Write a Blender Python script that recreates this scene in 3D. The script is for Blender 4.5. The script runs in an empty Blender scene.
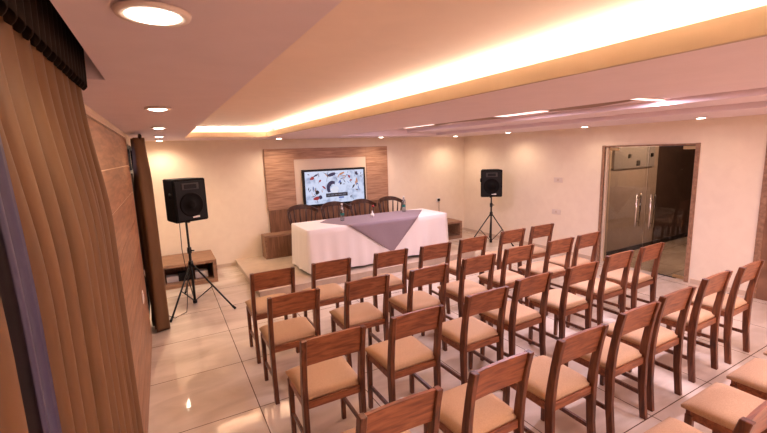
import bpy, bmesh, math, random
from mathutils import Vector, Matrix
random.seed(7)
PI=math.pi
S=bpy.context.scene; C=S.collection

# ------------------------------------------------------------------ materials
def lin(c):
    return tuple((v/255/12.92 if v/255<=.04045 else ((v/255+.055)/1.055)**2.4) for v in c)+(1,)
def newmat(name):
    m=bpy.data.materials.new(name); m.use_nodes=True
    nt=m.node_tree; b=nt.nodes['Principled BSDF']; return m,nt,b
def nd(nt,t,**k):
    n=nt.nodes.new(t)
    for a,v in k.items():
        if a in n.inputs.keys(): n.inputs[a].default_value=v
        else: setattr(n,a,v)
    return n
def plain(name,rgb,rough=.5,metal=0,bump=0,bscale=200,spec=.5):
    m,nt,b=newmat(name)
    b.inputs['Base Color'].default_value=lin(rgb); b.inputs['Roughness'].default_value=rough
    b.inputs['Metallic'].default_value=metal; b.inputs['Specular IOR Level'].default_value=spec
    tc=nd(nt,'ShaderNodeTexCoord')
    n=nd(nt,'ShaderNodeTexNoise',Scale=float(bscale),Detail=3.)
    nt.links.new(tc.outputs['Object'],n.inputs['Vector'])
    if bump:
        bp=nd(nt,'ShaderNodeBump',Strength=bump,Distance=.002)
        nt.links.new(n.outputs['Fac'],bp.inputs['Height']); nt.links.new(bp.outputs['Normal'],b.inputs['Normal'])
    return m
def mottled(name,c1,c2,scale=(3,3,3),nscale=4.,rough=.5,bump=0,rnd=0,spec=.5,detail=5.):
    m,nt,b=newmat(name)
    tc=nd(nt,'ShaderNodeTexCoord'); mp=nd(nt,'ShaderNodeMapping'); mp.inputs['Scale'].default_value=scale
    nt.links.new(tc.outputs['Object'],mp.inputs['Vector'])
    n=nd(nt,'ShaderNodeTexNoise',Scale=nscale,Detail=detail,Distortion=.6)
    if rnd:
        oi=nd(nt,'ShaderNodeObjectInfo'); ad=nd(nt,'ShaderNodeVectorMath',operation='ADD')
        ml=nd(nt,'ShaderNodeMath',operation='MULTIPLY'); ml.inputs[1].default_value=37.
        nt.links.new(oi.outputs['Random'],ml.inputs[0])
        nt.links.new(mp.outputs[0],ad.inputs[0]); nt.links.new(ml.outputs[0],ad.inputs[1]); nt.links.new(ad.outputs[0],n.inputs['Vector'])
    else: nt.links.new(mp.outputs[0],n.inputs['Vector'])
    r=nd(nt,'ShaderNodeValToRGB'); r.color_ramp.elements[0].position=.32; r.color_ramp.elements[1].position=.68
    r.color_ramp.elements[0].color=lin(c1); r.color_ramp.elements[1].color=lin(c2)
    nt.links.new(n.outputs['Fac'],r.inputs['Fac']); nt.links.new(r.outputs[0],b.inputs['Base Color'])
    b.inputs['Roughness'].default_value=rough; b.inputs['Specular IOR Level'].default_value=spec
    if bump:
        bp=nd(nt,'ShaderNodeBump',Strength=bump,Distance=.003)
        nt.links.new(n.outputs['Fac'],bp.inputs['Height']); nt.links.new(bp.outputs['Normal'],b.inputs['Normal'])
    return m
def emis(name,rgb,st):
    m,nt,b=newmat(name)
    b.inputs['Base Color'].default_value=lin(rgb); b.inputs['Emission Color'].default_value=lin(rgb); b.inputs['Emission Strength'].default_value=st
    b.inputs['Roughness'].default_value=.4
    return m
WARM=(255,232,205)
M={}
M['wall']=mottled('wall_paint',(236,216,193),(240,221,198),nscale=2.,rough=.75,spec=.25)
M['ceil']=mottled('ceiling_paint',(229,209,210),(233,213,214),nscale=2.,rough=.7,spec=.25)
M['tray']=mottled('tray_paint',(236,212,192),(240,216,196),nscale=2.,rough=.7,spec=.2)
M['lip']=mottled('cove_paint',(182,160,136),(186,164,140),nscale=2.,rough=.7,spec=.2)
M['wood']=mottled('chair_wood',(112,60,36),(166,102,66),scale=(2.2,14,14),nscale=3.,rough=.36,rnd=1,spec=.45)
M['wood_shaded']=mottled('chair_post_wood_shaded',(74,38,22),(128,74,46),scale=(14,14,2.),nscale=3.,rough=.36,rnd=1,spec=.45)  # same wood as the backrest, darkened to carry the shade on the posts
M['seat']=mottled('seat_fabric',(190,154,120),(206,170,136),nscale=60.,rough=.85,bump=.15,rnd=1,spec=.15)
M['dark']=mottled('dark_wood',(52,30,22),(84,50,36),scale=(8,8,3),nscale=3.,rough=.4)
M['panel']=mottled('wall_panel_wood',(150,108,84),(196,152,122),scale=(1.2,1,14),nscale=2.2,rough=.5,spec=.3)
M['panel2']=mottled('lower_panel_wood',(112,76,56),(150,108,82),scale=(14,1,1.2),nscale=2.2,rough=.5,spec=.3)
M['clad']=mottled('cladding_wood',(124,84,60),(166,118,86),scale=(1,1.4,16),nscale=2.,rough=.45,spec=.35)
M['bench']=mottled('bench_wood',(128,92,68),(164,124,96),scale=(2,8,8),nscale=2.5,rough=.5)
M['beige']=plain('beige_laminate',(224,198,172),.5)
M['black']=plain('black_plastic',(12,9,9),.5,spec=.3)
M['blackcoat']=plain('speaker_coating',(12,9,8),.75,bump=.4,bscale=500,spec=.2)
M['grille']=plain('speaker_cone',(15,11,10),.7,spec=.15)
M['horn']=plain('speaker_horn',(52,44,42),.5)
M['metalblack']=plain('black_metal',(20,18,18),.35,metal=.3)
M['steel']=plain('brushed_steel',(225,215,205),.25,metal=1)
M['brass']=plain('brass_patch',(190,160,115),.35,metal=.8)
M['white']=plain('white_plastic',(235,228,220),.4)
M['cloth']=plain('white_cloth',(240,229,222),.85,bump=.2,bscale=300,spec=.1)
M['graycloth']=mottled('gray_cloth',(142,124,128),(154,134,138),nscale=50.,rough=.85,bump=.1,spec=.1)
M['curt']=mottled('brown_curtain',(98,68,42),(114,80,50),scale=(1,1,.2),nscale=8.,rough=.6,spec=.35)
M['header_shaded']=plain('curtain_heading_shaded',(38,27,19),.8,spec=.2)  # heading fabric, its colour darkened with the shade of the ceiling trough
M['boardgray']=plain('board_enamel',(150,142,138),.5)
M['plate']=plain('wall_plate',(222,202,188),.5)
M['navy']=plain('navy_lining',(62,56,84),.45)
M['podium']=mottled('podium_top',(196,172,150),(206,183,160),nscale=2.5,rough=.35)
M['grout']=plain('skirting',(206,180,156),.5)
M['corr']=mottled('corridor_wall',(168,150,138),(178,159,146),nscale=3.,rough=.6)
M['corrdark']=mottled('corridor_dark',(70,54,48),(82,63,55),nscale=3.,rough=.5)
M['lamp']=emis('lamp_diffuser',(255,238,220),9.)
M['led']=emis('led_strip',(255,238,218),6.)
M['ledpanel']=emis('led_panel_diffuser',(255,222,212),1.6)
M['trimw']=plain('lamp_trim',(235,215,200),.4)
M['red']=plain('red_petals',(150,25,30),.6)
M['green']=plain('green_leaf',(50,80,45),.6)
M['teal']=plain('bottle_label',(40,120,110),.5)
M['cablem']=plain('cable_rubber',(60,42,34),.6)

def glassmat(name,tint,gl=.1,rough=.0):
    m=bpy.data.materials.new(name); m.use_nodes=True; nt=m.node_tree; nt.nodes.clear()
    o=nd(nt,'ShaderNodeOutputMaterial'); t=nd(nt,'ShaderNodeBsdfTransparent'); t.inputs[0].default_value=lin(tint)
    g=nd(nt,'ShaderNodeBsdfGlossy',Roughness=rough); f=nd(nt,'ShaderNodeFresnel',IOR=1.45)
    mx=nd(nt,'ShaderNodeMixShader'); ad=nd(nt,'ShaderNodeMath',operation='MULTIPLY_ADD'); ad.inputs[1].default_value=1.; ad.inputs[2].default_value=gl
    nt.links.new(f.outputs[0],ad.inputs[0]); nt.links.new(ad.outputs[0],mx.inputs[0]); nt.links.new(t.outputs[0],mx.inputs[1]); nt.links.new(g.outputs[0],mx.inputs[2]); nt.links.new(mx.outputs[0],o.inputs[0])
    return m
M['glass']=glassmat('door_glass',(225,222,216),.0)
M['pet']=glassmat('bottle_plastic',(225,230,230),.25,.25)
M['wglass']=glassmat('window_glass',(235,235,240),.02)

def floor_mat():
    m,nt,b=newmat('glossy_floor_tiles')
    g=nd(nt,'ShaderNodeNewGeometry'); sp=nd(nt,'ShaderNodeSeparateXYZ'); nt.links.new(g.outputs['Position'],sp.inputs[0])
    T=.885
    ms=[]
    for ax,off in (('X',.526),('Y',1.52)):
        a=nd(nt,'ShaderNodeMath',operation='SUBTRACT'); a.inputs[1].default_value=off-T*20+T/2
        nt.links.new(sp.outputs[ax],a.inputs[0])
        mo=nd(nt,'ShaderNodeMath',operation='MODULO'); mo.inputs[1].default_value=T; nt.links.new(a.outputs[0],mo.inputs[0])
        s2=nd(nt,'ShaderNodeMath',operation='SUBTRACT'); s2.inputs[1].default_value=T/2; nt.links.new(mo.outputs[0],s2.inputs[0])
        ab=nd(nt,'ShaderNodeMath',operation='ABSOLUTE'); nt.links.new(s2.outputs[0],ab.inputs[0])
        lt=nd(nt,'ShaderNodeMath',operation='LESS_THAN'); lt.inputs[1].default_value=.004; nt.links.new(ab.outputs[0],lt.inputs[0]); ms.append(lt)
    mx=nd(nt,'ShaderNodeMath',operation='MAXIMUM'); nt.links.new(ms[0].outputs[0],mx.inputs[0]); nt.links.new(ms[1].outputs[0],mx.inputs[1])
    mp=nd(nt,'ShaderNodeMapping'); mp.inputs['Scale'].default_value=(.8,2.2,1); nt.links.new(g.outputs['Position'],mp.inputs[0])
    n=nd(nt,'ShaderNodeTexNoise',Scale=1.6,Detail=6.,Distortion=1.2); nt.links.new(mp.outputs[0],n.inputs['Vector'])
    r=nd(nt,'ShaderNodeValToRGB'); r.color_ramp.elements[0].color=lin((206,186,166)); r.color_ramp.elements[1].color=lin((228,210,192))
    r.color_ramp.elements[0].position=.35; r.color_ramp.elements[1].position=.65
    nt.links.new(n.outputs['Fac'],r.inputs[0])
    c=nd(nt,'ShaderNodeMix',data_type='RGBA'); nt.links.new(mx.outputs[0],c.inputs[0]); nt.links.new(r.outputs[0],c.inputs[6]); c.inputs[7].default_value=lin((96,66,48))
    nt.links.new(c.outputs[2],b.inputs['Base Color'])
    b.inputs['Roughness'].default_value=.06; b.inputs['Specular IOR Level'].default_value=.65
    n2=nd(nt,'ShaderNodeTexNoise',Scale=3.,Detail=1.); nt.links.new(g.outputs['Position'],n2.inputs['Vector'])
    bp=nd(nt,'ShaderNodeBump',Strength=.03,Distance=.02); nt.links.new(n2.outputs['Fac'],bp.inputs['Height']); nt.links.new(bp.outputs[0],b.inputs['Normal'])
    return m
M['floor']=floor_mat()

def screen_mat():
    m,nt,b=newmat('screen_picture')
    tc=nd(nt,'ShaderNodeTexCoord')
    n=nd(nt,'ShaderNodeTexNoise',Scale=7.,Detail=3.); nt.links.new(tc.outputs['Object'],n.inputs['Vector'])
    r=nd(nt,'ShaderNodeValToRGB'); e=r.color_ramp.elements; e[0].position=.3; e[0].color=lin((160,172,205)); e[1].position=.5; e[1].color=lin((214,224,252))
    nt.links.new(n.outputs['Fac'],r.inputs[0])
    b.inputs['Base Color'].default_value=(.01,.01,.01,1)
    nt.links.new(r.outputs[0],b.inputs['Emission Color']); b.inputs['Emission Strength'].default_value=.6; b.inputs['Roughness'].default_value=.2
    return m
M['screen']=screen_mat()
for k,c in dict(s_navy=(32,36,78),s_red=(165,45,50),s_white=(235,238,255),s_black=(22,22,32),s_blue=(80,105,180),s_orange=(205,140,100),s_gray=(120,125,145)).items(): 
    mm=emis('screen_'+k[2:],c,.55); mm.node_tree.nodes['Principled BSDF'].inputs['Base Color'].default_value=(0.01,.01,.01,1); M[k]=mm

# ------------------------------------------------------------------ mesh builder
class MB:
    def __init__(s): s.bm=bmesh.new()
    def box(s,x0,x1,y0,y1,z0,z1,bev=0,mat=None):
        vs=[s.bm.verts.new((x,y,z)) for z in (z0,z1) for y in (y0,y1) for x in (x0,x1)]
        fs=[s.bm.faces.new([vs[i] for i in f]) for f in ((0,2,3,1),(4,5,7,6),(0,1,5,4),(2,6,7,3),(0,4,6,2),(1,3,7,5))]
        if mat is not None: bmesh.ops.transform(s.bm,matrix=mat,verts=vs)
        if bev:
            es=list({e for f in fs for e in f.edges})
            bmesh.ops.bevel(s.bm,geom=es,offset=bev,segments=2,affect='EDGES',profile=.5)
        return s
    def tube(s,pts,r,n=10,caps=True):
        pts=[Vector(p) for p in pts]; rs=r if isinstance(r,(list,tuple)) else [r]*len(pts); rings=[]
        up=None
        for i,p in enumerate(pts):
            d=(pts[min(i+1,len(pts)-1)]-pts[max(i-1,0)]).normalized()
            if up is None:
                up=Vector((0,0,1)) if abs(d.z)<.9 else Vector((1,0,0))
            a=(up-d*up.dot(d)).normalized(); bb=d.cross(a); up=a
            rings.append([s.bm.verts.new(p+(a*math.cos(2*PI*k/n)+bb*math.sin(2*PI*k/n))*rs[i]) for k in range(n)])
        for A,B in zip(rings,rings[1:]):
            for k in range(n): s.bm.faces.new((A[k],A[(k+1)%n],B[(k+1)%n],B[k])).smooth=True
        if caps: s.bm.faces.new(rings[0][::-1]); s.bm.faces.new(rings[-1])
        return s
    def lathe(s,prof,cx=0,cy=0,n=20,cap=True):
        rings=[[s.bm.verts.new((cx+r*math.cos(2*PI*k/n),cy+r*math.sin(2*PI*k/n),z)) for k in range(n)] for r,z in prof]
        for A,B in zip(rings,rings[1:]):
            for k in range(n): s.bm.faces.new((A[k],A[(k+1)%n],B[(k+1)%n],B[k])).smooth=True
        if cap: s.bm.faces.new(rings[0][::-1]); s.bm.faces.new(rings[-1])
        return s
    def sweep(s,secs,closed=False):
        """list of 4-point sections joined into a bar"""
        R=[[s.bm.verts.new(p) for p in q] for q in secs]; n=len(R[0])
        for A,B in zip(R,R[1:]):
            for k in range(n): s.bm.faces.new((A[k],A[(k+1)%n],B[(k+1)%n],B[k]))
        s.bm.faces.new(R[0][::-1]); s.bm.faces.new(R[-1]); return s
    def poly(s,pts,ext):
        """flat outline given thickness along vector ext"""
        e=Vector(ext); a=[s.bm.verts.new(p) for p in pts]; b=[s.bm.verts.new(Vector(p)+e) for p in pts]; n=len(a)
        s.bm.faces.new(a[::-1]); s.bm.faces.new(b)
        for k in range(n): s.bm.faces.new((a[k],a[(k+1)%n],b[(k+1)%n],b[k]))
        return s
    def grid(s,fn,nu,nv):
        g=[[s.bm.verts.new(fn(i/nu,j/nv)) for j in range(nv+1)] for i in range(nu+1)]
        for i in range(nu):
            for j in range(nv): s.bm.faces.new((g[i][j],g[i+1][j],g[i+1][j+1],g[i][j+1])).smooth=True
        return s
    def build(s,name,mat,parent=None,loc=None,fix=True):
        if fix: bmesh.ops.recalc_face_normals(s.bm,faces=s.bm.faces)
        me=bpy.data.meshes.new(name); s.bm.to_mesh(me); s.bm.free(); me.materials.append(M[mat] if isinstance(mat,str) else mat)
        o=bpy.data.objects.new(name,me); C.objects.link(o)
        if parent: o.parent=parent
        if loc: o.location=loc
        return o
def tag(o,label,cat,group=None,kind=None):
    o['label']=label; o['category']=cat
    if group: o['group']=group
    if kind: o['kind']=kind
    return o
def empty(name,loc,rz=0):
    o=bpy.data.objects.new(name,None); C.objects.link(o); o.location=loc; o.rotation_euler=(0,0,rz); o.empty_display_size=.1; return o
def copy_tree(o,parent=None):
    c=o.copy(); C.objects.link(c)
    if parent: c.parent=parent
    for ch in [x for x in bpy.data.objects if x.parent==o]: copy_tree(ch,c)
    return c
def struct(o,label=None,cat=None):
    o['kind']='structure'
    if label: o['label']=label
    if cat: o['category']=cat
    return o
def solid(o,t):
    m=o.modifiers.new('thick','SOLIDIFY'); m.thickness=t; m.offset=0

# ------------------------------------------------------------------ room shell
XL,XR,YB,YF,ZC=-.33,6.87,8.15,-3.2,2.44
DY0,DY1,DH=2.985,4.365,2.075
struct(MB().box(XL-.15,XR+.15,YF,YB,-.1,0).build('floor','floor'),'glossy beige tiled floor','floor')
m=MB()
m.box(XL-.15,XR+.15,YB,YB+.15,-.1,3.0)
struct(m.build('wall_back','wall'),'peach painted wall behind the screen','wall')
struct(MB().box(XL-.15,XR+.15,YF-.15,YF,-.1,3.0).build('wall_front','wall'),'plain wall behind the camera','wall')
m=MB()
m.box(XR,XR+.15,DY1,YB,-.1,3.0).box(XR,XR+.15,YF,DY0,-.1,3.0).box(XR,XR+.15,DY0,DY1,DH,3.0)
struct(m.build('wall_right','wall'),'peach painted wall with the glass door','wall')
WY0,WY1=5.36,7.6
m=MB()
m.box(XL-.15,XL,YF,WY0,-.1,3.0).box(XL-.15,XL,WY1,YB,-.1,3.0).box(XL-.15,XL,WY0,WY1,2.32,3.0).box(XL-.15,XL,WY0,WY1,-.1,.02)
struct(m.build('wall_left','wall'),'wall beside the brown curtains','wall')
# ceiling with light cove, recess and curtain trough
ZT,ZR=2.6,2.56
CX0,CX1,CXT,CY1,CYT=.365,1.64,1.8,7.05,7.22
RX0,RX1,RY1=3.0,5.3,7.2
m=MB()
m.box(-.155,CX0,YF,YB,ZC,2.9)
m.box(XL,-.155,1.95,YB,ZC,2.9)
m.box(XL,-.155,YF,1.95,ZT,2.9)
m.box(CX0,CXT,CYT,YB,ZC,2.9)
m.box(CX1+.03,CXT,YF,CYT,ZC,ZC+.02)
m.box(CX0,CX1+.03,CY1+.03,CYT,ZC,ZC+.02)
m.box(CXT,RX0,YF,YB,ZC,2.9)
m.box(RX0,RX1,YF,RY1,ZR,2.9)
m.box(RX0,RX1,RY1,YB,ZC,2.9)
m.box(RX1,XR,YF,YB,ZC,2.9)
m.box(4.55,RX1,YF,RY1,2.5,ZR)
struct(m.build('ceiling','ceil'),'pale ceiling with a lit cove and a recess','ceiling')
struct(MB().box(CX0,CXT,YF,CYT,ZT,2.9).build('ceiling_tray','tray'),'raised cream tray of the ceiling lit by the cove','ceiling')
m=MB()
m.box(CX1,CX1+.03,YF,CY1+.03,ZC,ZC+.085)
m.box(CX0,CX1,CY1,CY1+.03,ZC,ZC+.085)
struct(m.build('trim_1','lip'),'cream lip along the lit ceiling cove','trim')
m=MB()
m.box(XL,1.09,YB-.012,YB,0,.07).box(5.32,XR,YB-.012,YB,0,.07)
struct(m.build('baseboard_back','grout'),'pale skirting on the back wall','skirting')
m=MB(); m.box(XR-.012,XR,DY1+.08,YB-.012,0,.07).box(XR-.012,XR,2.24,DY0-.08,0,.07)
struct(m.build('baseboard_right','grout'),'pale skirting on the right wall','skirting')

# left window behind the far curtain
w=struct(empty('window_1',(XL-.05,(WY0+WY1)/2,1.17)),'tall dark framed window behind the far curtain','window')
h=(WY1-WY0)/2
f=MB()
for a,b in ((-h,-h+.015),(-.03,.03),(h-.05,h)): f.box(-.03,.03,a,b,-1.15,1.15)
f.box(-.03,.03,-h,h,-1.15,-1.1).box(-.03,.03,-h,h,1.1,1.15)
f.build('window_frame','black',w)
MB().box(-.03,.03,-h+.02,h-.02,.78,.82).build('transom_bar','black',w)
MB().box(-.004,.004,-h+.02,h-.02,.82,1.1).build('pane','wglass',w)
MB().box(-.012,.012,-h+.02,h-.02,-1.1,.78).build('shutter','dark',w)
hd=MB(); hd.box(.03,.045,-h+.01,-h+.035,-.42,-.3).tube([(.045,-h+.022,-.33),(.075,-h+.022,-.33),(.075,-h+.03,-.42)],.006,8)
hd.build('window_handle','steel',w)

# wood cladding on the left wall
m=MB()
zs=[0.0,.3,.595,.89,1.185,1.48,1.775,2.07,2.365]
cl_=tag(empty('wood_cladding',(0,0,0)),'horizontal brown wood board cladding on the left wall between the curtains','wall cladding')
for a,b in zip(zs,zs[1:]): m.box(XL+.008,XL+.02,1.96,5.34,a+.004,b-.004,.002)
m.build('boards','clad',cl_)
MB().box(XL+.001,XL+.0155,1.96,5.338,0.004,2.36).build('lit_edge_backing','beige',cl_)  # beige backing paints in the light caught along the board edges
o=tag(MB().box(XL,XL+.03,1.96,5.34,2.365,2.385).build('cladding_trim','beige'),'thin pale strip capping the wood boards below the ceiling','trim')
sw=tag(empty('light_switch',(XL+.022,4.64,.74)),'small white switch plate on the left wood cladding','switch')
MB().box(0,.01,-.045,.045,-.06,.06,.003).build('plate','white',sw)
MB().box(.01,.015,-.015,.015,-.025,.025,.002).build('rocker','white',sw)

# glass door
d=struct(empty('door_1',(XR,(DY0+DY1)/2,0)),'double glass door in a wooden frame on the right wall','door')
hw=(DY1-DY0)/2
MB().box(-.02,.02,hw-.0,hw+.05,0,DH+.03,.004).build('jamb','bench',d)
MB().box(.02,.15,hw-.03,hw,0,DH,.002).build('reveal_strip','beige',d)
MB().box(-.02,.17,-hw-.05,-hw+.005,0,DH+.03,.004).build('jamb','bench',d)
MB().box(-.015,.15,-hw,hw,DH,DH+.025,.004).build('lintel','bench',d)
for s in (-1,1):
    y0,y1=(.006,hw-.035) if s>0 else (-hw+.012,-.006)
    g=MB().box(.07,.08,y0,y1,.012,DH-.008).build('glass_leaf','glass',d)
    a,b=(hw-.2,hw-.035) if s>0 else (-hw+.012,-hw+.2)
    MB().box(.062,.088,a,b,DH-.06,DH-.008,.003).build('top_patch','brass',g)
    MB().box(.062,.088,a,b,.01,.06,.003).build('bottom_patch','brass',g)
    hy=.11*s
    for q in (-1,1):
        hx=.075+.055*q
        hb=MB().tube([(hx,hy,.74),(hx,hy,1.3)],.013,12)
        for hz in (.82,1.22): hb.tube([(hx,hy,hz),(.075+.005*q,hy,hz)],.007,8)
        hb.build('door_handle','steel',g)
    MB().box(.055,.095,*((hw-.5,hw-.15) if s>0 else (-hw+.15,-hw+.5)),0.0,.008).build('floor_closer','black',d)
# second doorway slab at right edge of view
d2=struct(empty('door_2',(XR,1.75,0)),'brown wooden door at the right end of the right wall','door')
MB().box(-.02,0,.38,.45,0,2.1,.003).build('jamb','bench',d2)
MB().box(-.02,0,-.45,-.38,0,2.1,.003).build('jamb','bench',d2)
MB().box(-.02,0,-.38,.38,2.03,2.1,.003).build('lintel','bench',d2)
p2=MB().box(-.012,0,-.38,.38,0,2.03).build('door_panel','panel2',d2)
MB().tube([(-.012,.3,1.0),(-.06,.3,1.0),(-.06,.18,1.0)],.009,8).build('door_handle','steel',p2)
# corridor beyond the glass
cx0=XR+.15
struct(MB().box(cx0,13,-.5,4.65,-.1,0).build('floor_corridor','floor'),'tiled floor beyond the glass door','floor')
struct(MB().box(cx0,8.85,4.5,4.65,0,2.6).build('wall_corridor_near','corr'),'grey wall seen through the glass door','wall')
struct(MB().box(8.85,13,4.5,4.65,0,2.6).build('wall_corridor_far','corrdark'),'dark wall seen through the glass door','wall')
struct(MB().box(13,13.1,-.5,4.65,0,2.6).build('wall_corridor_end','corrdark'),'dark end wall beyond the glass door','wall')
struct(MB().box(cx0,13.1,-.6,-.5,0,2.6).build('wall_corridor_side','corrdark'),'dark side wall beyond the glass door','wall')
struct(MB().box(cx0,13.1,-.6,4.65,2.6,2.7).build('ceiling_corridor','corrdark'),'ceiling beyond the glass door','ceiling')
struct(MB().box(cx0,13,4.485,4.5,0,.09).build('baseboard_corridor','black'),'black skirting beyond the glass door','skirting')
cl=tag(empty('added_corridor_light',(8.1,3.3,2.6)),'unseen round light added to brighten the corridor beyond the glass door','ceiling light')  # unseen lamp added to brighten the corridor wall behind the glass
MB().lathe([(.12,0),(.12,-.02),(.08,-.03),(.001,-.03)],n=24,cap=False).build('diffuser','ledpanel',cl)
L=bpy.data.lights.new('corridor_glow','POINT'); L.energy=85; L.color=lin((255,214,184))[:3]; L.shadow_soft_size=.1
o=bpy.data.objects.new('corridor_glow',L); C.objects.link(o); o.parent=cl; o.location=(0,0,-.12)
eb=tag(empty('fuse_board',(7.95,4.5,1.87)),'white electrical board on the wall seen through the glass door','fuse board')
MB().box(-.66,.68,-.05,0,-.21,.2,.006).build('board','boardgray',eb)
for q in ((-.2,.02),(.56,.02),(.1,-.12)):
    k=.05 if q[1]<0 else .035
    MB().box(q[0]-k,q[0]+k,-.07,-.05,q[1]-k,q[1]+k,.004).build('switch','black',eb)

# wall sockets
def socket(x,y,z,face,label,plug=False,two=False):
    e=tag(empty('wall_socket',(x,y,z),0 if face=='b' else -PI/2),label,'socket')
    wd=.1 if two else .055
    MB().box(-wd,wd,-.01,0,-.05,.05,.003).build('plate','white' if plug else 'plate',e)
    if plug:
        MB().box(-.03,.03,-.05,-.01,-.03,.035,.008).build('plug','black',e)
        MB().tube([(0,-.04,-.03),(0,-.035,-.2),(.01,-.025,-.42),(.02,-.02,-.6)],.005,6).build('cord','cablem',e)
    else:
        MB().box(-.02,.02,-.013,-.01,-.02,.02,.002).build('socket_insert','grout',e)
socket(6.03,YB,.88,'b','white socket with a black plug on the back wall right of the table',True)
socket(XR,5.3,1.46,'r','pale switch plate on the right wall, the upper of two beside the speaker',False,True)
socket(XR,5.32,.82,'r','pale socket plate low on the right wall, below the switch plate',False,True)

# ------------------------------------------------------------------ lights
def downlight(x,y,r,label,group,power,rot=None,first=[]):
    e=tag(empty('downlight',(x,y,ZC)),label,'ceiling light',group)
    MB().lathe([(r,0),(r*1.35,-.004),(r*1.3,-.012),(r,-.012),(r*.98,-.002)],n=32,cap=False).build('trim_ring','trimw',e)
    MB().lathe([(r*.98,-.004),(r*.85,-.014),(r*.5,-.019),(.001,-.02)],n=32,cap=False).build('diffuser','lamp',e)
    L=bpy.data.lights.new('downlight_beam','SPOT'); L.energy=power; L.color=lin(WARM)[:3]; L.spot_size=math.radians(160); L.spot_blend=.8; L.shadow_soft_size=.05
    o=bpy.data.objects.new('beam',L); C.objects.link(o); o.parent=e; o.location=(0,0,-.05)
    return e
def scale_emit(o): pass
LY=[1.03,2.88,4.63,6.4,7.78]
nm=['large round downlight in the ceiling at the top left, nearest the camera','second round downlight from the camera in the left ceiling row','third round downlight from the camera in the left ceiling row','fourth round downlight from the camera in the left ceiling row','farthest round downlight in the left ceiling row, close to the back wall']
for y,l in zip(LY,nm): downlight(.02,y,.055,l,'downlights along the left',(3 if y<2 else 6) if y<6 else (70 if y<7 else 20))
for y,l in zip([2.74,4.42,6.15],['right wall downlight to the right above the glass door','right wall downlight left of the glass door','right wall downlight above the right speaker']):
    downlight(6.35,y,.055,l,'downlights along the right wall',15 if y>5 else (8 if y>4 else 3))
for x,l in zip([1.98,4.15,6.15],['downlight near the back wall above the left end of the wood panel','downlight near the back wall above the right end of the wood panel','downlight near the back right corner of the ceiling']):
    downlight(x,7.6,.055,l,'downlights along the back wall',21)
for y in (1.5,0.,-1.5): 
    downlight(6.45,y,.05,'right wall downlight outside the view','downlights along the right wall',3)

def area(name,loc,rot,sx,sy,e,col,parent=None):
    L=bpy.data.lights.new(name,'AREA'); L.shape='RECTANGLE'; L.size=sx; L.size_y=sy; L.energy=e; L.color=lin(col)[:3]
    o=bpy.data.objects.new(name,L); C.objects.link(o); o.location=loc; o.rotation_euler=rot
    if parent: o.parent=parent
    return o
# LED strips lying in the cove trough
cv=tag(empty('cove_light',(CX1+.06,2.,ZC+.02)),'long warm LED strip glowing in the ceiling cove','cove light')
MB().box(-.008,.012,YF-2+.1,CY1-2,0,.045).build('batten','trimw',cv)
MB().box(-.006,.01,YF-2+.1,CY1-2,.045,.049).build('led_strip','led',cv)
MB().box(CX0-CX1-.05,-.02,CY1+.06-2,CY1+.08-2,0,.045).build('batten','trimw',cv)
MB().box(CX0-CX1-.05,-.02,CY1+.062-2,CY1+.078-2,.045,.049).build('led_strip','led',cv)
Lc=CY1-YF-.1
area('cove_glow',(0,(CY1+YF)/2-2,.06),(0,math.radians(145),0),.03,Lc,84,(255,236,212),cv)
area('cove_glow',((CX0-CX1)/2-.05,CY1+.07-2,.06),(math.radians(-145),0,0),CX1-CX0,.03,16,(255,236,212),cv)
# LED panels in the right recess
def led_panel(x0,x1,y0,y1,label,power):
    e=tag(empty('led_panel',((x0+x1)/2,(y0+y1)/2,ZR)),label,'ceiling light','LED panels in the ceiling recess')
    a,b=(x1-x0)/2,(y1-y0)/2
    MB().box(-a,a,-b,b,-.012,0,.002).build('frame','trimw',e)
    MB().box(-a+.01,a-.01,-b+.01,b-.01,-.016,-.012).build('diffuser','ledpanel',e)
    area('panel_glow',(0,0,-.02),(0,0,0),x1-x0-.04,y1-y0-.02,power,(255,232,236) if power>100 else (246,228,255),e)
led_panel(3.5,4.52,2.26,2.34,'thin bright LED bar in the right ceiling recess, nearest the camera',26)
led_panel(3.55,4.2,3.4,4.15,'LED panel in the right ceiling recess, middle one',30)
led_panel(3.5,4.1,5.6,6.5,'LED panel in the right ceiling recess, farthest one',22)
led_panel(3.4,4.5,.3,1.1,'unseen LED panel added as key light in the right ceiling recess above the nearest chairs',16)  # added out of view as a weak key light on the chairs
led_panel(3.45,4.5,-2.7,-1.5,'unseen LED panel added as key light in the ceiling recess behind the camera',108)  # added out of view as the main key light from right behind
# wavy wood inlay in the recess
m=MB(); N=40
top=[];bot=[]
for i in range(N+1):
    y=2.34+(6.9-2.34)*i/N
    wv=.16+.10*math.sin(y*4.2+1.2)
    bot.append((3.6,y,ZR-.006)); top.append((4.22+wv*.9,y,ZR-.006))
for (a,b,c2,d2_) in zip(bot,bot[1:],top,top[1:]):
    m.sweep([[a,b,d2_,c2],[(p[0],p[1],ZR) for p in (a,b,d2_,c2)]])
tag(m.build('ceiling_inlay','panel2'),'wavy brown wood inlay strip in the right ceiling recess','ceiling inlay')

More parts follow.
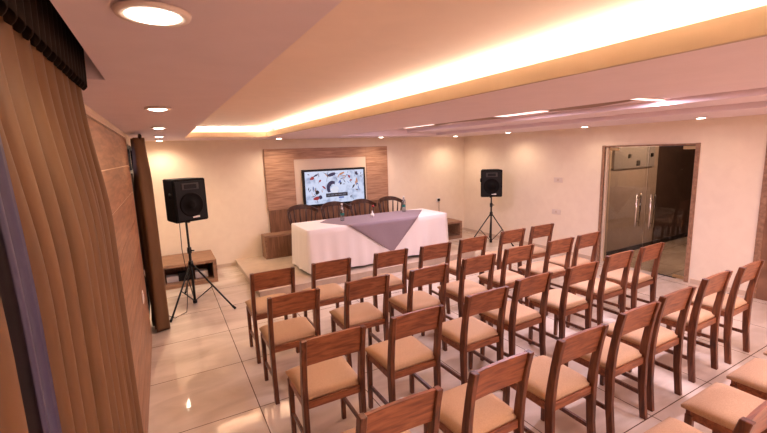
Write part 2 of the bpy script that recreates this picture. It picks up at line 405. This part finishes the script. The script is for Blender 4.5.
# ------------------------------------------------------------------ curtains
def curtain_mesh(y0,y1,x,A,nf,ztop,zp,nz=60,ph=0,taper=.0,seed=1,zbot=.015,pin=.35):
    m=MB(); rnd=random.Random(seed); jit=[rnd.uniform(-.5,.5) for _ in range(nf+3)]
    amp=[rnd.uniform(.7,1.15) for _ in range(nf+3)]
    nu=nf*14
    def fn(u,v):
        z=zbot+(ztop-zbot)*v
        k=min(1,max(0,(zp-z)/.5)); k=k*k*(3-2*k)
        up=max(0,min(1,(z-zp)/.08))
        f=u*nf; i=int(f); fr=f-i
        j=jit[i]*(1-fr)+jit[i+1]*fr; am=amp[i]*(1-fr)+amp[i+1]*fr
        s=math.sin(2*PI*f+ph+j*1.2+.3*math.sin(z*1.3+i))
        s=2*abs(math.sin(PI*f+ph*.5+j*.3+.1*math.sin(z*1.3)))**.7-1
        a=A*am*(pin+(1-pin)*k)
        y=y0+(y1-y0)*u+ .25*(y1-y0)/nf*math.sin(4*PI*f+j)*.3*k
        yc=(y0+y1)/2
        y=yc+(y-yc)*(1-taper*(1-k)*.5)
        return (x+a*s,y,z)
    m.grid(fn,nu,nz); return m
def curtain(name,label,y0,y1,x,A,nf,ztop,zp,mat='curt',head=True,**k):
    e=tag(empty(name,(0,0,0)),label,'curtain')
    o=curtain_mesh(y0,y1,x,A,nf,zp+.01,zp-.03,**k).build('fabric',mat,e,fix=False); solid(o,.004)
    if head:
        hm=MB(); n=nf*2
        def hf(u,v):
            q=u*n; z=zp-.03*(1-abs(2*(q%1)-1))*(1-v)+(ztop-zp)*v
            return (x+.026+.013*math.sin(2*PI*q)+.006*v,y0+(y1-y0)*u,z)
        hm.grid(hf,n*10,6); h=hm.build('heading','header_shaded',e,fix=False); solid(h,.003)
    return e
c=curtain('curtain','long brown pleated curtain filling the left edge of the view',0.77,1.85,-.24,.06,10,2.56,2.41,seed=3)
# hooks and rail
rl=tag(empty('curtain_rail',(-.205,0,2.585)),'dark curtain rail in the ceiling slot above the near brown curtain','curtain rail')
MB().box(-.012,.012,-1.2,1.93,0,.035,.003).build('rail','black',rl)
curtain('curtain','narrow navy curtain fold between the brown folds at the lower left',.668,.735,-.2,.02,1,2.56,2.41,mat='navy',seed=5,ph=2.2)
curtain('curtain','brown curtain fold nearest the camera at the lower left corner',-.4,.662,-.21,.03,8,2.56,2.41,seed=8)
c2=curtain('curtain','narrow gathered dark brown curtain hanging at the far end of the wood cladding',5.46,5.86,-.215,.095,3,2.42,2.37,seed=4,ph=.5,pin=.75)

# ------------------------------------------------------------------ TV wall
tp=tag(empty('tv_wall_panel',(3.18,YB,0)),'large wood panel with a beige centre on the back wall behind the television','wall panel')
X0,X1=1.79-3.18,4.57-3.18; bx0,bx1=2.38-3.18,4.02-3.18
mm=MB()
mm.box(X0,bx0,-.05,0,1.03,2.25,.003).box(bx1,X1,-.05,0,1.03,2.25,.003).box(bx0,bx1,-.05,0,2.03,2.25,.003)
mm.build('wood_surround','panel',tp)
MB().box(bx0,bx1,-.035,0,1.03,2.03).build('beige_centre','beige',tp)
MB().box(X0+.02,X1,-.045,0,.56,1.03,.003).build('lower_board','panel2',tp)
tv=tag(empty('television',(3.245,YB-.035,1.42)),'wall mounted flat screen television showing a blue white picture','television')
MB().box(-.72,.72,-.06,0,-.39,.385,.006).build('bezel','black',tv)
sc=MB().box(-.672,.672,-.064,-.06,-.345,.34).build('screen','screen',tv)
rnd=random.Random(11)
PIC={}
def blob(cx,cz,rx,rz,mat,n=9,rot=0,jag=.25,dy=-.0655):
    pts=[]
    for k in range(n):
        a=2*PI*k/n; r=1+rnd.uniform(-jag,jag); px,pz=rx*r*math.cos(a),rz*r*math.sin(a)
        pts.append((cx+px*math.cos(rot)-pz*math.sin(rot),dy,cz+px*math.sin(rot)+pz*math.cos(rot)))
    PIC.setdefault(mat,MB()).poly(pts,(0,.0012,0))
for (cx,cz,rx,rz,mt,rot) in [(-.52,.2,.05,.03,'s_red',.3),(-.44,.26,.05,.02,'s_navy',.5),(-.35,.14,.02,.04,'s_red',-.6),(-.08,.26,.1,.035,'s_navy',.2),(.15,.27,.06,.02,'s_orange',.4),
    (.1,.1,.04,.02,'s_blue',1),(.32,.2,.02,.04,'s_red',.2),(.36,.12,.03,.02,'s_red',0),(.5,.26,.03,.05,'s_navy',.3),(.5,.1,.02,.06,'s_orange',.1),(.42,-.02,.06,.018,'s_black',1.),
    (-.42,-.1,.045,.045,'s_black',0),(-.45,-.22,.06,.04,'s_red',.2),(-.36,-.2,.04,.05,'s_navy',.2),(-.27,.0,.02,.05,'s_red',.8),(.12,.06,.03,.025,'s_black',.9)]:
    blob(cx,cz,rx,rz,mt,rot=rot)
for k in range(90):
    cx,cz=rnd.uniform(-.62,.62),rnd.uniform(-.3,.31)
    if abs(cx)<.28 and cz<0: continue
    blob(cx,cz,rnd.uniform(.02,.06),rnd.uniform(.004,.012),rnd.choice(['s_gray','s_gray','s_gray','s_orange','s_blue','s_black','s_white']),n=7,rot=rnd.uniform(0,3.1),dy=-.0648)
# dark curl over pale shape in the centre
pts=[];inn=[]
for k in range(9):
    a=math.radians(60+k*20); pts.append((-.08+.13*math.cos(a),-.066,-.02+.15*math.sin(a))); inn.append((-.06+.075*math.cos(a),-.066,-.04+.1*math.sin(a)))
PIC['s_navy'].poly(pts+inn[::-1],(0,.001,0))
blob(-.02,-.07,.09,.08,'s_white',n=12,jag=.08)
MB().box(-.23,.27,-.0675,-.0662,-.215,-.135).build('picture_banner','s_black',sc)
for i,(a,b) in enumerate([(-.2,-.14),(-.12,-.05),(-.03,.03),(.05,.13),(.15,.23)]):
    MB().box(a,b,-.0685,-.0676,-.185,-.165).build('picture_banner_mark','s_gray',sc)
PIC['s_blue'].box(.06,.18,-.0675,-.0662,-.255,-.225)
for k_,v_ in PIC.items(): v_.build('picture_shapes',k_,sc)
MB().box(-.02,.02,-.062,-.0605,-.382,-.376).build('badge','steel',tv)

# podium and low cabinet
PZ=.12
m=MB(); m.box(1.1,5.3,5.96,YB-.001,0,PZ-.02).box(1.085,5.315,5.945,YB-.001,PZ-.02,PZ,.004)
tag(m.build('podium','podium'),'low cream podium platform under the table by the back wall','podium')
cb=tag(empty('low_cabinet',(2.97,7.95,PZ)),'low wooden cabinet on the podium under the wood wall panel','cabinet')
MB().box(-1.36,1.5,-.17,.155,0,.46,.004).build('body','bench',cb)
for i in range(4):
    a=-1.32+i*.705
    MB().box(a,a+.69,-.185,-.17,.03,.43,.003).build('door','panel2',cb)

def bench(x0,x1,y0,y1,z1,label,shelf):
    e=tag(empty('low_bench',((x0+x1)/2,(y0+y1)/2,0)),label,'bench')
    a,b=(x1-x0)/2,(y1-y0)/2
    MB().box(-a,a,-b,b,z1-.05,z1,.004).build('top','bench',e)
    for s in (-1,1): MB().box(s*a-(.06 if s>0 else 0),s*a+(.06 if s<0 else 0),-b,b,0,z1-.05,.003).build('side_panel','bench',e)
    MB().box(-a+.06,a-.06,-b,b,.0,.07,.003).build('base_panel','bench',e)
    if shelf: MB().box(-a+.06,a-.06,b-.02,b,.07,z1-.05).build('back_panel','panel2',e)
    return e
bench(-.2,.66,7.26,8.1,.4,'low open wooden bench by the back wall behind the left speaker stand',True)
bench(5.45,6.22,7.45,8.0,.42,'low open wooden bench near the back right corner beside the table',False)
for i,(x,w_,h_,mt,l) in enumerate([(-.03,.09,.1,'white','small white box inside the left bench, on its left'),(.42,.1,.12,'white','small white box inside the left bench, on its right'),(.16,.1,.14,'black','dark box in the middle of the left bench')]):
    b=MB(); b.box(-w_,w_,-.08,.08,0,h_,.006); b.box(-w_*.6,w_*.6,-.084,-.08,h_*.4,h_*.6)
    tag(b.build('storage_box',mt,loc=(x,7.5,.07)),l,'box')

# table with cloths
TX0,TX1,TY0,TY1,TZ=1.97,4.8,6.22,7.08,.9
tb=tag(empty('conference_table',((TX0+TX1)/2,(TY0+TY1)/2,PZ)),'long table on the podium hidden beneath the white cloth','table')
a,b=(TX1-TX0)/2,(TY1-TY0)/2
MB().box(-a+.02,a-.02,-b+.02,b-.02,.735,.768,.004).build('tabletop','dark',tb)
for sx in (-1,1):
    for sy in (-1,1): MB().box(sx*(a-.12)-.025,sx*(a-.12)+.025,sy*(b-.1)-.025,sy*(b-.1)+.025,0,.735,.003).build('leg','dark',tb)
# cloth: top + skirt ring
def cloth():
    m=MB(); per=[]
    def addside(p0,p1,n):
        for i in range(n): per.append((p0[0]+(p1[0]-p0[0])*i/n,p0[1]+(p1[1]-p0[1])*i/n))
    addside((TX0,TY0),(TX1,TY0),60); addside((TX1,TY0),(TX1,TY1),20); addside((TX1,TY1),(TX0,TY1),60); addside((TX0,TY1),(TX0,TY0),20)
    n=len(per); zs=[TZ,TZ-.012,TZ-.1,TZ-.25,TZ-.45,TZ-.6,PZ+.055]; rings=[]
    cx,cy=(TX0+TX1)/2,(TY0+TY1)/2
    for j,z in enumerate(zs):
        r=[];t=(TZ-z)/(TZ-PZ)
        for i,(x,y) in enumerate(per):
            # outward normal
            if i<60: nx,ny=0,-1
            elif i<80: nx,ny=1,0
            elif i<140: nx,ny=0,1
            else: nx,ny=-1,0
            w=.018*math.sin(i*.55)*math.sin(i*.13+1)+.012*math.sin(i*1.3)
            off=(.012 if j else 0)+t*(.035+w)
            corner=min(i%60 if i<60 else 99,99)
            r.append(m.bm.verts.new((x+nx*off,y+ny*off,z+(.012*math.sin(i*.21) if j==6 else 0))))
        rings.append(r)
    for A,B in zip(rings,rings[1:]):
        for k in range(n): m.bm.faces.new((A[k],B[k],B[(k+1)%n],A[(k+1)%n])).smooth=True
    m.bm.faces.new(rings[0])
    return m
tag(cloth().build('tablecloth','cloth'),'white cloth draped to the podium over the long table','tablecloth')
# grey diamond overlay
gz=TZ+.004
m=MB()
apex=(3.53,TY0-.035,.31)
fy=TY0-.018
t_=.003
top=[(2.69,fy+.003,gz),(4.12,fy+.003,gz),(4.66,6.86,gz),(4.3,7.06,gz),(2.65,7.06,gz),(2.4,6.78,gz)]
m.poly(top,(0,0,t_))
nseg=8
def fr(u,v): # hanging triangle
    x=2.69+(4.12-2.69)*u; 
    px=x+(apex[0]-x)*v; z=gz+t_+(apex[2]-gz)*v
    return (px,fy-.012-.03*v-.008*math.sin(u*9)*math.sin(PI*min(1,v*1.2)),z)
g=MB(); 
m.grid(fr,16,12)
m.grid(lambda u,v:(2.69+(4.12-2.69)*u,fy+.003-.015*v,gz+t_),16,1)
o=m.build('table_overlay','graycloth',fix=False); solid(o,.004)
tag(o,'grey diamond shaped cloth laid over the white tablecloth with its point hanging','table overlay')

# bottles and vase on the table
def bottle(x,y,label):
    e=tag(empty('water_bottle',(x,y,gz+.006)),label,'bottle','water bottles on the table')
    MB().lathe([(.034,0),(.037,.01),(.037,.19),(.032,.23),(.016,.27),(.015,.29)],n=20).build('body','pet',e)
    MB().lathe([(.0377,.1),(.0377,.145)],n=20,cap=False).build('wrapper','teal',e)
    MB().lathe([(.017,.29),(.017,.315)],n=14).build('cap','white',e)
bottle(2.79,6.68,'clear water bottle with teal wrapper on the left part of the table')
bottle(4.22,6.86,'clear water bottle with teal wrapper at the right corner of the grey cloth')
v=tag(empty('flower_vase',(3.43,6.73,gz+.006)),'small white vase with a red flower in the middle of the table','vase')
MB().lathe([(.028,0),(.04,.02),(.036,.05),(.014,.08),(.013,.105),(.017,.11)],n=18).build('vase_body','white',v)
MB().tube([(0,0,.09),(.01,0,.15),(.02,0,.19)],.003,6).build('stem','green',v)
MB().lathe([(.004,.18),(.022,.19),(.026,.205),(.012,.222)],cx=.02,n=10).build('flower','red',v)

# ------------------------------------------------------------------ captain chairs behind table (facing -Y)
def captain():
    e=empty('spindle_back_chair',(0,0,0))
    MB().box(-.23,.23,-.24,.2,.44,.475,.012).build('seat','dark',e)
    for sx in (-1,1):
        for sy in (-1,1):
            MB().tube([(sx*.17,sy*.17,.44),(sx*.2,sy*.2,.2),(sx*.225,sy*.235,0)],[.018,.022,.014],8).build('leg','dark',e)
    st=MB().tube([(-.2,-.21,.18),(-.2,.21,.18)],.011,8).tube([(.2,-.21,.18),(.2,.21,.18)],.011,8).tube([(-.2,0,.18),(.2,0,.18)],.011,8)
    st.build('stretcher','dark',e)
    # curved top rail
    secs=[]
    for k in range(17):
        a=math.radians(-90+k*180/16); 
        x=.3*math.sin(a); y=.1+.2*math.cos(a)**.8 if math.cos(a)>1e-6 else .1
        z=.985-.09*abs(math.sin(a))**3
        hh=.06-.015*abs(math.sin(a))
        nx,ny=math.sin(a),math.cos(a)
        secs.append([(x-nx*.011,y-ny*.011,z-hh),(x+nx*.011,y+ny*.011,z-hh),(x+nx*.011,y+ny*.011,z+hh*.6),(x-nx*.011,y-ny*.011,z+hh*.6)])
    MB().sweep(secs).build('top_rail','dark',e)
    for k in range(7):
        a=math.radians(-75+k*25)
        x=.3*math.sin(a); y=.1+.2*math.cos(a)**.8
        MB().tube([(x*.68,y*.75,.465),(x*.9,y*.95,.72),(x,y,.955-.07*abs(math.sin(a))**3)],[.012,.017,.012],8).build('spindle','dark',e)
    return e
cc=captain()
for i,(x,l) in enumerate([(2.34,'first dark spindle-back chair from the left behind the table'),(3.02,'second dark spindle-back chair from the left behind the table'),(3.66,'third dark spindle-back chair from the left behind the table'),(4.33,'fourth dark spindle-back chair behind the table, its right end')]):
    o=cc if i==0 else copy_tree(cc)
    o.location=(x,7.44,PZ+.004); o.rotation_euler.z=[.05,-.04,.06,-.03][i]
    tag(o,l,'chair','dark chairs behind the table')

# ------------------------------------------------------------------ loudspeakers
def speaker_stand(x,y,feet,hub,top,label):
    e=tag(empty('speaker_stand',(x,y,0)),label,'speaker stand','speaker stands')
    MB().tube([(0,0,.03),(0,0,hub+.2)],.019,12).tube([(0,0,hub+.1),(0,0,top)],.0155,12).build('pole','metalblack',e)
    MB().lathe([(.03,hub+.15),(.032,hub+.2),(.026,hub+.24)],n=14).build('collar','metalblack',e)
    MB().lathe([(.034,hub-.05),(.036,hub),(.03,hub+.04)],n=14).tube([(.0,0,hub+.19),(.06,-.03,hub+.19)],.01,8).build('hub','metalblack',e)
    MB().lathe([(.03,.02),(.032,.06)],n=14).build('lower_hub','metalblack',e)
    br=MB()
    for fx,fy in feet:
        lg=MB().tube([(0.03*fx/.6,.03*fy/.6,hub-.02),(fx,fy,.014)],.0125,8).build('leg','metalblack',e)
        MB().tube([(fx*.95,fy*.95,.045),(fx*1.02,fy*1.02,.012)],.017,8).build('rubber_foot','black',lg)
        br.tube([(0,0,.05),(fx*.5,fy*.5,(hub)*.5)],.008,6)
    br.build('brace','metalblack',e)
    return e
def speaker(x,y,z,rz,h_,label,w=.44):
    e=tag(empty('loudspeaker',(x,y,z),rz),label,'loudspeaker','loudspeakers')
    W=w/2;D=.38
    prof=[(-W,0),(W,0),(W-.05,D),(-W+.05,D)]
    b=MB(); b.sweep([[(px,py-.14,0) for px,py in prof],[(px,py-.14,h_) for px,py in prof]])
    bmesh.ops.bevel(b.bm,geom=b.bm.edges[:],offset=.012,segments=2,affect='EDGES')
    b.build('cabinet','blackcoat',e)
    fy=-.14
    ba=MB().box(-W+.03,W-.03,fy-.008,fy,.03,h_-.03,.004).build('baffle','black',e)
    # woofer
    rot=Matrix.Translation((0,fy-.008,h_*.4))@Matrix.Rotation(PI/2,4,'X')
    wf=MB(); wf.lathe([(.165,0),(.17,.01),(.155,.014),(.14,.004),(.06,-.004+.008),(.055,.018),(.02,.024),(.001,.025)],n=32,cap=False); bmesh.ops.transform(wf.bm,matrix=rot,verts=wf.bm.verts)
    wf.build('woofer','grille',e)
    MB().box(-.12,.12,fy-.02,fy-.008,h_-.15,h_-.06,.006).build('horn','horn',e)
    MB().box(-.085,.085,fy-.023,fy-.02,h_-.135,h_-.075,.003).build('horn_mouth','black',e)
    MB().box(.0,.1,fy-.014,fy-.008,.05,.075,.002).build('badge','white',e)
    for s in (-1,1): MB().tube([(s*(W-.015),fy+.12,h_*.55),(s*(W-.015),fy+.12,h_*.68)],.02,8).build('side_handle','black',e)
    MB().lathe([(.024,-.03),(.024,.01)],n=12).build('pole_socket','metalblack',e)
    return e
speaker_stand(.23,6.3,[(.47,-.54),(-.33,-.55),(-.1,.6)],.62,1.24,'black tripod stand under the left loudspeaker')
speaker(.26,6.32,1.245,math.radians(24),.6,'black loudspeaker on the left tripod stand near the brown curtain',w=.47)
speaker_stand(6.36,6.62,[(.15,-.52),(-.56,.1),(.36,.42)],.68,1.06,'black tripod stand under the right loudspeaker')
speaker(6.34,6.62,1.07,math.radians(-37),.59,'black loudspeaker on the right tripod stand near the back right corner',w=.46)
cbm=MB().tube([(.2,6.5,1.3),(.15,6.56,1.2),(.14,6.45,.8),(.17,6.4,.4),(.12,6.15,.06),(.1,6.0,.012),(-.05,5.85,.012),(-.18,6.1,.012),(-.22,6.5,.012)],.0055,7).build('speaker_cable','cablem')
tag(cbm,'thin dark cable hanging from the left loudspeaker to the floor','cable')

# ------------------------------------------------------------------ audience chairs (origin at floor, facing +Y)
HC=.968
def post_y(z):
    K=[(0,.035),(.25,.062),(.48,.07),(.6,.064),(.75,.046),(.87,.026),(.968,.004)]
    for (a,ya),(b,yb) in zip(K,K[1:]):
        if z<=b: 
            t=(z-a)/(b-a); return ya+(yb-ya)*t
    return K[-1][1]
def make_chair():
    e=empty('wooden_chair',(0,0,0))
    hw=.225
    zz=[0,.12,.25,.37,.48,.55,.62,.7,.78,.87,.968]
    for s in (-1,1):
        secs=[]
        for z in zz:
            y=post_y(z); d=.022+.006*math.exp(-((z-.48)/.22)**2)
            xo=s*hw; xi=s*(hw-.036)
            a,b=min(xo,xi),max(xo,xi)
            secs.append([(a,y-.003-d+.02,z),(b,y-.003-d+.02,z),(b,y+d+.02,z),(a,y+d+.02,z)])
        b=MB().sweep(secs); bmesh.ops.bevel(b.bm,geom=[x for x in b.bm.edges],offset=.0035,segments=1,affect='EDGES')
        b.build('rear_leg','wood_shaded',e)
        f=MB(); fx=s*.205
        f.sweep([[(fx-.016,.452,0),(fx+.016,.452,0),(fx+.016,.484,0),(fx-.016,.484,0)],[(fx-.019,.44,.48),(fx+.019,.44,.48),(fx+.019,.482,.48),(fx-.019,.482,.48)]])
        bmesh.ops.bevel(f.bm,geom=f.bm.edges[:],offset=.003,segments=1,affect='EDGES')
        f.build('front_leg','wood_shaded',e)
        MB().sweep([[(s*.2-.009,.1,.185),(s*.2+.009,.1,.185),(s*.2+.009,.1,.215),(s*.2-.009,.1,.215)],[(s*.203-.009,.455,.185),(s*.203+.009,.455,.185),(s*.203+.009,.455,.215),(s*.203-.009,.455,.215)]]).build('stretcher','wood_shaded',e)
    # curved backrest board, set in from the back face of the posts
    secs=[]
    for k in range(9):
        x=-.19+.38*k/8; c=.007*(1-(x/.19)**2)
        lo,hi=.772,.966
        yl,yh=post_y(lo)+.014+c,post_y(hi)+.012+c
        secs.append([(x,yl,lo),(x,yl+.022,lo),(x,yh+.02,hi),(x,yh,hi)])
    MB().sweep(secs).build('backrest','wood',e)
    fr=MB(); z0,z1=.452,.507
    fr.box(-.192,.192,.075,.097,z0,z1,.003).box(-.218,.218,.458,.48,z0,z1,.003)
    fr.box(-.218,-.196,.09,.455,z0,z1,.003).box(.196,.218,.09,.455,z0,z1,.003)
    fr.build('seat_frame','wood',e)
    st=MB()
    # upholstered cushion: rounded grid body
    NX,NY=12,12
    def rad(u): return 1-abs(2*u-1)**5
    def tp(u,v):
        y=.085+(.505-.085)*v; w=.212+.016*v
        # keep clear of posts at the rear
        if v<.08: w=.187
        x=-w+2*w*u
        ex=rad(u)*rad(v)
        return (x*(1 if v>.02 else .98),y,.527+.043*ex**.6)
    st.grid(tp,NX*2,NY*2)
    bmv=st.bm
    o_edges=[ed for ed in bmv.edges if ed.is_boundary]
    r=bmesh.ops.extrude_edge_only(bmv,edges=o_edges)
    vs=[g for g in r['geom'] if isinstance(g,bmesh.types.BMVert)]
    for v_ in vs: v_.co.z=.508; v_.co.x*=.985; v_.co.y=.29+(v_.co.y-.29)*.985
    bed=[g for g in r['geom'] if isinstance(g,bmesh.types.BMEdge)]
    bmesh.ops.edgeloop_fill(bmv,edges=[ed for ed in bmv.edges if ed.is_boundary])
    st.build('seat','seat',e)
    pl=MB()
    for s in (-1,1):
        pl.tube([(s*.207,post_y(.92)-.006,.92),(s*.207,post_y(.92)-.0005,.92)],.004,6)
    return e
ORD=['first','second','third','fourth','fifth','sixth','seventh']
rows=[('front row',[(0.66,4.0),(1.3,3.99),(2.05,3.98),(2.67,3.94),(3.29,3.95),(4.07,4.0),(4.68,4.0)]),
('second row',[(.65,3.21),(1.35,3.21),(2.03,3.18),(2.71,3.2),(3.38,3.25),(4.08,3.22),(4.65,3.23)]),
('third row',[(.65,2.31),(1.31,2.31),(2.02,2.34),(2.64,2.4),(3.31,2.38),(4.0,2.43),(4.63,2.43)]),
('fourth row',[(.65,1.46),(1.31,1.47),(1.99,1.46),(2.67,1.49),(3.23,1.51),(3.95,1.54),(4.58,1.52)]),
('rearmost row',[(2.02,.585),(2.66,.61),(3.26,.61),(3.86,.61)])]
where={'front row':'in the front row facing the table','second row':'in the second row from the table','third row':'in the third row from the table','fourth row':'in the fourth row from the table','rearmost row':'in the cropped rearmost row'}
proto=make_chair(); first=True
for rn,ps in rows:
    for i,(x,y) in enumerate(ps):
        o=proto if first else copy_tree(proto); first=False
        o.location=(x+.225,y,0); o.rotation_euler.z=math.radians(random.uniform(-1,1))
        side='left' 
        tag(o,'wooden chair with beige seat, %s from left %s'%(ORD[i],where[rn]),'chair','wooden chairs in rows facing the screen')

# ------------------------------------------------------------------ camera
cam=bpy.data.cameras.new('camera'); co=bpy.data.objects.new('camera',cam); C.objects.link(co)

F,yaw,pitch,roll,H=(400.53968,0.49937,-0.16071,-0.03313,2.12898)
cy,sy=math.cos(yaw),math.sin(yaw)
fw=Vector((sy*math.cos(pitch),cy*math.cos(pitch),math.sin(pitch))); rt=Vector((cy,-sy,0)); up=rt.cross(fw)
r2=math.cos(roll)*rt+math.sin(roll)*up; u2=-math.sin(roll)*rt+math.cos(roll)*up
co.matrix_world=Matrix(((r2.x,u2.x,-fw.x,0),(r2.y,u2.y,-fw.y,0),(r2.z,u2.z,-fw.z,H),(0,0,0,1)))
cam.sensor_width=36; cam.sensor_fit='HORIZONTAL'; cam.lens=F/767*36; cam.clip_start=.02; cam.clip_end=100
S.camera=co
# world: dusk daylight outside
w=bpy.data.worlds.new('dusk'); S.world=w; w.use_nodes=True
w.node_tree.nodes['Background'].inputs[0].default_value=lin((200,190,235)); w.node_tree.nodes['Background'].inputs[1].default_value=1.6
S.view_settings.view_transform='Standard'; S.view_settings.look='None'; S.view_settings.gamma=1; S.view_settings.use_curve_mapping=False
S.view_settings.exposure=0.6
